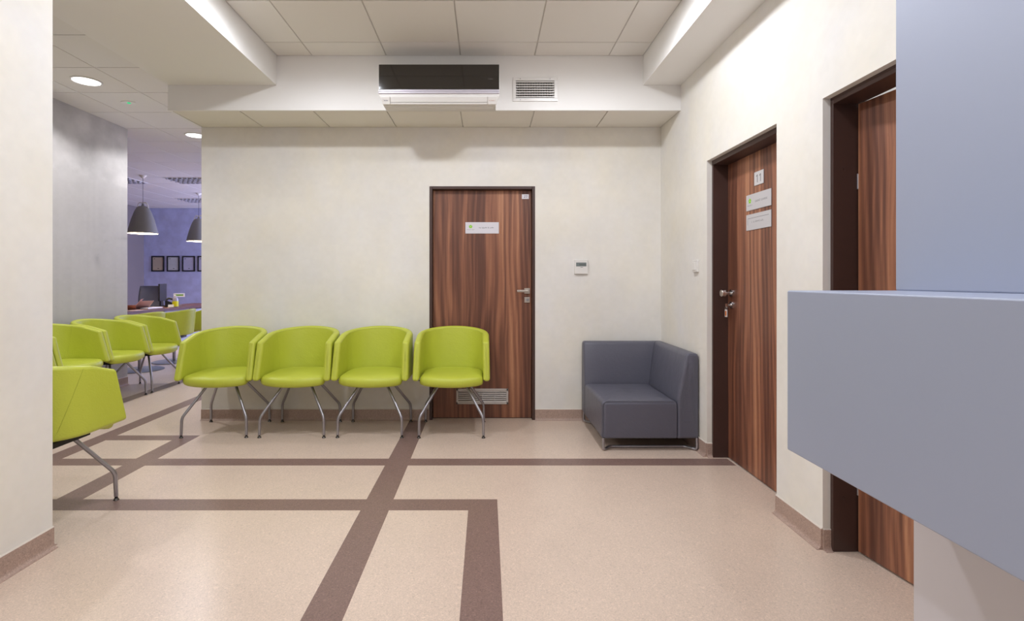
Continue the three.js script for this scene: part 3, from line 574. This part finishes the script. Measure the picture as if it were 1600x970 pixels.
// x, Z, turn (0 faces the camera)
const seats = [
  [-2.185, 4.434, 0.02, 'lime green tub chair nearest the wall corner, end of the row of four'],
  [-1.558, 4.434, 0.0, 'lime green tub chair second from the wall corner in the row of four'],
  [-0.931, 4.434, -0.01, 'lime green tub chair third from the wall corner, beside the wooden door'],
  [-0.281, 4.428, 0.0, 'lime green tub chair standing right in front of the grilled wooden door'],
  [-2.382, 2.774, Math.PI, 'lime green tub chair standing alone, its back to the cream wall end'],
  [-3.975, 4.255, Math.PI / 2, 'lime green tub chair by the concrete wall, mostly hidden behind the cream wall end'],
  [-3.975, 4.885, Math.PI / 2, 'lime green tub chair by the concrete wall, second from the open end of that row'],
  [-3.975, 5.505, Math.PI / 2, 'lime green tub chair in the middle of the concrete wall row, legs in full view'],
  [-3.975, 6.125, Math.PI / 2, 'lime green tub chair at the end of the concrete wall'],
];
seats[6][3] = 'lime green tub chair by the concrete wall, its legs hidden by the lone chair';
const chair0 = makeChair(seats[0][3]);
seats.forEach(([x, Z, a, label], i) => { if (i) copyOf(chair0, [x, 0.0012, Z], a, label); else { chair0.position.set(x, 0.0012, -Z); chair0.rotation.y = a; } });
// pedestal chairs at the reception desk
function makePedestalChair(label) {
  const t = thing('pedestal_chair', label, 'chair', [0, 0, 0], 0, 'green pedestal chairs at the reception desk');
  tubShell(t);
  for (const c of t.children) c.position.y -= 0.035;
  mesh('column', cyl(0.024, 0.024, 0.36, 0, 0.19, 0, 20), M.steel, t);
  mesh('base_disc', new THREE.LatheGeometry([[0.001, 0.022], [0.04, 0.022], [0.06, 0.014], [0.29, 0.008], [0.3, 0.004], [0.3, 0], [0.001, 0]].map(([r, y]) => new THREE.Vector2(r, y)), 48), M.discMetal, t);
  return t;
}
const ped = makePedestalChair('green tub chair on a round metal foot at the desk, behind the concrete wall row');
ped.position.set(-4.86, 0.001, -7.36); ped.rotation.y = -Math.PI / 2 - 0.15;
copyOf(ped, [-4.83, 0.001, 8.12], -Math.PI / 2 - 0.2, 'green tub chair on a round metal foot showing its back at the desk');
copyOf(ped, [-4.72, 0.001, 9.1], -Math.PI / 2, 'green tub chair on a round metal foot half hidden by the wall corner');

// ------------------------------------------------------------ grey corner seat
{
  const t = thing('corner_sofa', 'low grey leather corner seat with an angled backrest', 'sofa', [0.852, 0, 4.70]);
  // own axes: x to the right wall, z towards the camera
  const W = 0.715, D = 0.835, y0 = 0.092, T = 0.158;
  const prof = [[0.004, y0], [0, y0 + 0.01], [0, 0.695], [0.006, 0.712], [0.02, 0.721], [0.07, 0.721], [0.086, 0.714], [0.096, 0.695], [0.126, 0.55], [T - 0.004, 0.40], [T, 0.36], [T, y0 + 0.01], [T - 0.004, y0]];
  const cx = 0.075, cy = 0.4;
  const shrink = (d) => prof.map(([o, y]) => [o + Math.sign(cx - o) * Math.min(d, Math.abs(cx - o)), y + Math.sign(cy - y) * Math.min(d, Math.abs(cy - y))]);
  // rear part: runs along x at z = o; mitred at the right; side part: runs along z at x = W - o
  const capRings = (f) => [4, 3, 2, 1, 0].map((k) => { const a = k / 4 * Math.PI / 2; return shrink(0.02 * (1 - Math.cos(a))).map(([o, y]) => f(o, y, 0.02 * (1 - Math.sin(a)))); });
  const lerpR = (a, b, n) => { const o = []; for (let k = 1; k < n; k++) o.push(a.map((p, i) => p.map((v, j) => v + (b[i][j] - v) * k / n))); return o; };
  const puff = (list) => list;
  const r0 = capRings((o, y, s) => [s, y, o]), r1 = prof.map(([o, y]) => [W - o - 0.0015, y, o]);
  mesh('backrest', toCreasedNormals(rings(puff([...r0, ...lerpR(r0[4], r1, 6), r1]), (i, k, p) => [p[0], p[1]]), 0.7), M.sofa, t);
  const s0 = capRings((o, y, s) => [W - o, y, D - s]), s1 = prof.map(([o, y]) => [W - o, y, o + 0.0015]);
  mesh('backrest', toCreasedNormals(rings([...s0, ...lerpR(s0[4], s1, 6), s1], (i, k, p) => [p[2], p[1]]), 0.7), M.sofa, t);
  // seat: rounded block with a soft crown
  const sw = W - T - 0.003, sd = D - T - 0.003, sx = sw / 2, sz = T + 0.003 + sd / 2, R = 0.034;
  const ring = (d, y) => { const hw = sw / 2 - d, hd = sd / 2 - d, r = Math.max(0.004, R - d), out = []; for (const [qx, qz, a0] of [[1, 1, 0], [-1, 1, 1], [-1, -1, 2], [1, -1, 3]]) { const rr = (qx < 0 && qz > 0) ? r : Math.min(r, 0.008); for (let k = 0; k <= 6; k++) { const a = (a0 + k / 6) * Math.PI / 2; out.push([sx + qx * (hw - rr) + rr * Math.cos(a), y, sz + qz * (hd - rr) + rr * Math.sin(a)]); } } return out; };
  const top = 0.372, pr = [[0.02, y0], [0.004, y0 + 0.004], [0, y0 + 0.014], [0, 0.2], [0, top - 0.034], [0.004, top - 0.018], [0.014, top - 0.006], [0.034, top], [0.09, top + 0.006], [0.17, top + 0.009], [0.24, top + 0.010]];
  mesh('seat', rings(pr.map(([d, y]) => ring(d, y)), (i, k, p) => [p[0] + p[1], p[2] + p[1]]), M.sofa, t);
  mesh('piping', [tube([[0.006, y0 + 0.02, D - 0.006], [0.006, top - 0.03, D - 0.006], [0.03, top - 0.004, D - 0.006], [sw - 0.01, top - 0.004, D - 0.006]], 0.0022, 0.03, 40, 6)], M.sofa, t);
  const legs = (z, s) => tube([[0.012, y0 + 0.004, z], [0.012, 0.013, z + s * 0.008], [0.075, 0.013, z - s * 0.062], [W - 0.075, 0.013, z - s * 0.062], [W - 0.012, 0.013, z + s * 0.008], [W - 0.012, y0 + 0.004, z]], 0.0105, 0.022, 80, 10);
  mesh('sled_leg', legs(D - 0.015, 1), M.steel, t); mesh('sled_leg', legs(0.05, -1), M.steel, t);
}
// ------------------------------------------------------------ grey counter in the foreground
{
  const Zf = 1.572, t = thing('reception_counter', 'tall blue grey counter block with a hanging box, cutting across the ajar door', 'counter', [1.24, 0, Zf]);
  // own axes: z towards the camera, x towards the right wall
  const L = 1.75;
  mesh('upper_panel', cb(XR - 1.232, BULK - 1.236, L, (XR - 1.232) / 2 - 0.016, (BULK + 1.226) / 2, L / 2, 0.006), M.counter, t);
  mesh('counter_box', cb(0.5, 0.476, L + 0.0, -0.34 + 0.25, 1.232 - 0.238, L / 2, 0.005), M.counter, t);
  mesh('plinth', cb(XR - 1.274, 0.75, L - 0.02, (XR - 1.274) / 2 + 0.024, 0.376, L / 2 + 0.006, 0.006), M.plinth, t);
}
// ------------------------------------------------------------ reception room
{
  const d = thing('reception_desk', 'long dark wood reception desk under the pendant lamps', 'desk', [-6.1, 0, 9.4]);
  mesh('desktop', cb(0.72, 0.045, 4.4, 0, 0.7275, 0, 0.004), M.desk, d);
  mesh('front_panel', cb(0.03, 0.68, 4.2, 0.26, 0.345, 0, 0.003), M.deskPanel, d);
  for (const z of [-2.0, 2.0]) mesh('side_panel', cb(0.6, 0.70, 0.03, -0.05, 0.352, z), M.desk, d);
}
const DT = 0.7505;
const onDesk = (px, X) => { const Z = X * FOCAL / (px - 760); return [X, DT, Z]; };
{ // office chair behind the desk
  const [x, , Z] = onDesk(238, -6.75), t = thing('office_chair', 'dark mesh office chair rising behind the reception desk', 'chair', [x, 0, Z], 0.9);
  const pts = []; for (let k = 0; k <= 10; k++) { const q = k / 10; pts.push([0, 0.48 + q * 0.66, -0.04 - 0.10 * Math.sin(q * 2.2) + 0.05 * q]); }
  const back = rings(pts.map(([a, y, z], i) => { const w = 0.23 - 0.03 * Math.pow(i / 10, 3), n = 10, o = []; for (let k = 0; k <= n; k++) { const s = -1 + 2 * k / n; o.push([s * w, y, z + 0.05 * s * s]); } for (let k = n; k >= 0; k--) { const s = -1 + 2 * k / n; o.push([s * w, y, z + 0.05 * s * s - 0.025]); } return o; }));
  mesh('backrest', back, std({ color: '#3c3a3f', roughness: 0.8 }), t);
  mesh('seat', cb(0.48, 0.07, 0.46, 0, 0.46, 0.2, 0.03), M.black, t);
  mesh('column', cyl(0.025, 0.025, 0.36, 0, 0.26, 0.2), M.steel, t);
  for (let k = 0; k < 5; k++) { const l = mesh('foot', cb(0.28, 0.03, 0.04, 0.15, 0.08, 0, 0.01), M.black, t); l.position.set(0, 0, 0.2); l.rotation.y = k * 1.2566; mesh('castor', new THREE.SphereGeometry(0.03, 12, 8).translate(0.27, 0.031, 0), M.black, l); }
}
{
  const t = thing('monitor', 'black computer monitor seen nearly edge on at the desk', 'monitor', onDesk(254, -6.3), 1.85);
  mesh('screen', [cb(0.42, 0.33, 0.03, 0, 0.27, 0, 0.006), cb(0.2, 0.2, 0.03, 0, 0.26, -0.025, 0.01)], M.black, t);
  mesh('neck', cb(0.06, 0.2, 0.03, 0, 0.11, -0.03, 0.005), M.black, t);
  mesh('foot', cb(0.2, 0.014, 0.18, 0, 0.008, -0.02, 0.004), M.black, t);
}
{
  const t = thing('desk_phone', 'black desk telephone with a raised handset beside the monitor', 'telephone', onDesk(268, -6.0), 0.6);
  const wedge = new THREE.Shape(); wedge.moveTo(0, 0); wedge.lineTo(0.2, 0); wedge.lineTo(0.2, 0.03); wedge.lineTo(0.02, 0.11); wedge.lineTo(0, 0.11);
  mesh('body', new THREE.ExtrudeGeometry(wedge, { depth: 0.16, bevelEnabled: true, bevelSize: 0.004, bevelThickness: 0.004, bevelSegments: 2 }).translate(-0.1, 0.005, -0.08), M.black, t);
  mesh('handset', tube([[-0.09, 0.13, 0.05], [-0.05, 0.165, 0.05], [0.08, 0.12, 0.05], [0.1, 0.07, 0.05]], 0.018, 0.04, 24, 10), M.black, t);
}
{
  const t = thing('sanitizer_bottle', 'yellow labelled clear bottle standing on the desk edge', 'bottle', onDesk(274, -5.86), 0.3);
  mesh('bottle', new THREE.LatheGeometry([[0.001, 0], [0.045, 0], [0.05, 0.01], [0.05, 0.15], [0.03, 0.18], [0.018, 0.19], [0.018, 0.215], [0.001, 0.215]].map(([r, y]) => new THREE.Vector2(r, y)), 28), phys({ color: '#d5cfd8', roughness: 0.15, transmission: 0.5, thickness: 0 }), t);
  mesh('label', new THREE.CylinderGeometry(0.0515, 0.0515, 0.10, 28, 1, true).translate(0, 0.062, 0), std({ color: '#d8d400', roughness: 0.5 }), t);
  mesh('pump', [cyl(0.006, 0.006, 0.03, 0, 0.228, 0, 10), cb(0.05, 0.012, 0.016, 0.012, 0.245, 0, 0.004)], M.plastic, t);
}
{
  const t = thing('card_holder', 'small white card propped on the desk before the monitor', 'card', onDesk(267, -5.83), 0.5);
  const c = mesh('card', cb(0.09, 0.055, 0.003), M.plastic, t); c.position.set(0, 0.03, 0); c.rotation.x = -0.35;
  mesh('foot', cb(0.09, 0.006, 0.04, 0, 0.003, -0.004), M.black, t);
}
{
  const t = thing('desk_sign', 'small green and white sign on a thin stand on the desk', 'sign', onDesk(280, -6.28), 0.6);
  mesh('stem', cyl(0.005, 0.005, 0.17, 0, 0.085, 0, 10), M.steel, t); mesh('foot', cyl(0.04, 0.045, 0.008, 0, 0.004, 0, 24), M.steel, t);
  const p = mesh('board', cb(0.20, 0.075, 0.008, 0, 0.2, 0, 0.002), M.plastic, t);
  mesh('print', cb(0.15, 0.035, 0.002, 0, 0.2, 0.0045), std({ color: '#7fa848', roughness: 0.6 }), p);
}
{
  const t = thing('keyboard', 'slim white keyboard lying on the desk', 'keyboard', onDesk(237, -5.98), Math.PI / 2);
  mesh('case', cb(0.42, 0.018, 0.14, 0, 0.009, 0, 0.004), M.plastic, t);
  for (let r = 0; r < 4; r++) mesh('key_row', cb(0.39, 0.006, 0.024, 0, 0.020, -0.045 + r * 0.03, 0.002), M.plastic, t);
}
{
  const paper = (name, label, px, X, w, d, tilt, turn, color, lift) => { const t = thing(name, label, 'paper', onDesk(px, X), turn); const g = []; for (let k = 0; k <= 8; k++) { const s = k / 8, z = (s - 0.5) * d, y = lift * s * s * 1.4; g.push([[-w / 2, y, z], [w / 2, y, z], [w / 2, y + 0.003, z], [-w / 2, y + 0.003, z]]); } const m = mesh('sheet', toCreasedNormals(rings(g), 0.6), std({ color, roughness: 0.8 }), t); m.position.y = 0.0015; m.rotation.z = tilt; return t; };
  paper('leaflet', 'pale pink leaflet bent up on the desk near the concrete wall', 222, -6.1, 0.24, 0.3, 0, 1.1, '#c9a193', 0.10);
  paper('leaflet', 'orange leaflet curling on the desk near the concrete wall', 206, -6.0, 0.12, 0.18, 0, 0.5, '#b87a62', 0.06);
  paper('leaflet', 'orange booklet standing up behind the pink leaflet', 211, -6.25, 0.26, 0.22, 0, 2.0, '#b08a78', 0.12);
  paper('paper_sheet', 'flat pale sheet lying on the desk corner', 212, -5.84, 0.3, 0.21, 0, 1.57, '#c9b3b4', 0.001);
}
[247, 271, 295, 319].forEach((px, i) => {
  const label = ['black framed certificate nearest the taupe wall corner', 'black framed certificate second from the taupe wall corner', 'black framed certificate third from the taupe wall corner', 'black framed certificate cut off by the cream wall corner'][i];
  const s = FOCAL / 13.3, t = thing('certificate_frame', label, 'picture frame', [(px - 760) / s, EYE + (437 - 412) / s, 13.3], 0, 'framed certificates on the blue wall');
  const w = 0.325, h = 0.395, b = 0.032;
  mesh('frame', [cb(w, b, 0.02, 0, h / 2 - b / 2, 0.01, 0.002), cb(w, b, 0.02, 0, -h / 2 + b / 2, 0.01, 0.002), cb(b, h - 2 * b, 0.02, -w / 2 + b / 2, 0, 0.01, 0.002), cb(b, h - 2 * b, 0.02, w / 2 - b / 2, 0, 0.01, 0.002)], M.black, t);
  const g = new THREE.PlaneGeometry(w - 2 * b, h - 2 * b).translate(0, 0, 0.008);
  mesh('certificate', g, phys({ map: canvasTexture(256, 320, (c, W, H) => { c.fillStyle = ['#c5b49c', '#cfd0cd', '#c3c1d6', '#c3c1d6'][i]; c.fillRect(0, 0, W, H); c.strokeStyle = '#77787c'; for (let k = 0; k < 9; k++) scribble(c, W * 0.2, H * (0.2 + 0.06 * k), W * 0.6, 6, 24); c.fillStyle = '#3a3a44'; c.fillRect(W * 0.12, H * 0.1, 26, 14); c.fillRect(W * 0.46, H * 0.84, 40, 12); }), roughness: 0.12, clearcoat: 0.6, clearcoatRoughness: 0.05 }), t);
});
{
  const t = thing('wall_box', 'narrow dark box high on the concrete wall beside the cream wall end', 'wall box', [-4.33, 2.75, 5.05], Math.PI / 2);
  mesh('case', cb(0.26, 0.26, 0.05, 0, 0, 0.025, 0.004), M.black, t);
  mesh('face', cb(0.22, 0.2, 0.004, 0, 0, 0.051), std({ color: '#3a3735', roughness: 0.4 }), t);
}
renderer.render(scene, camera);
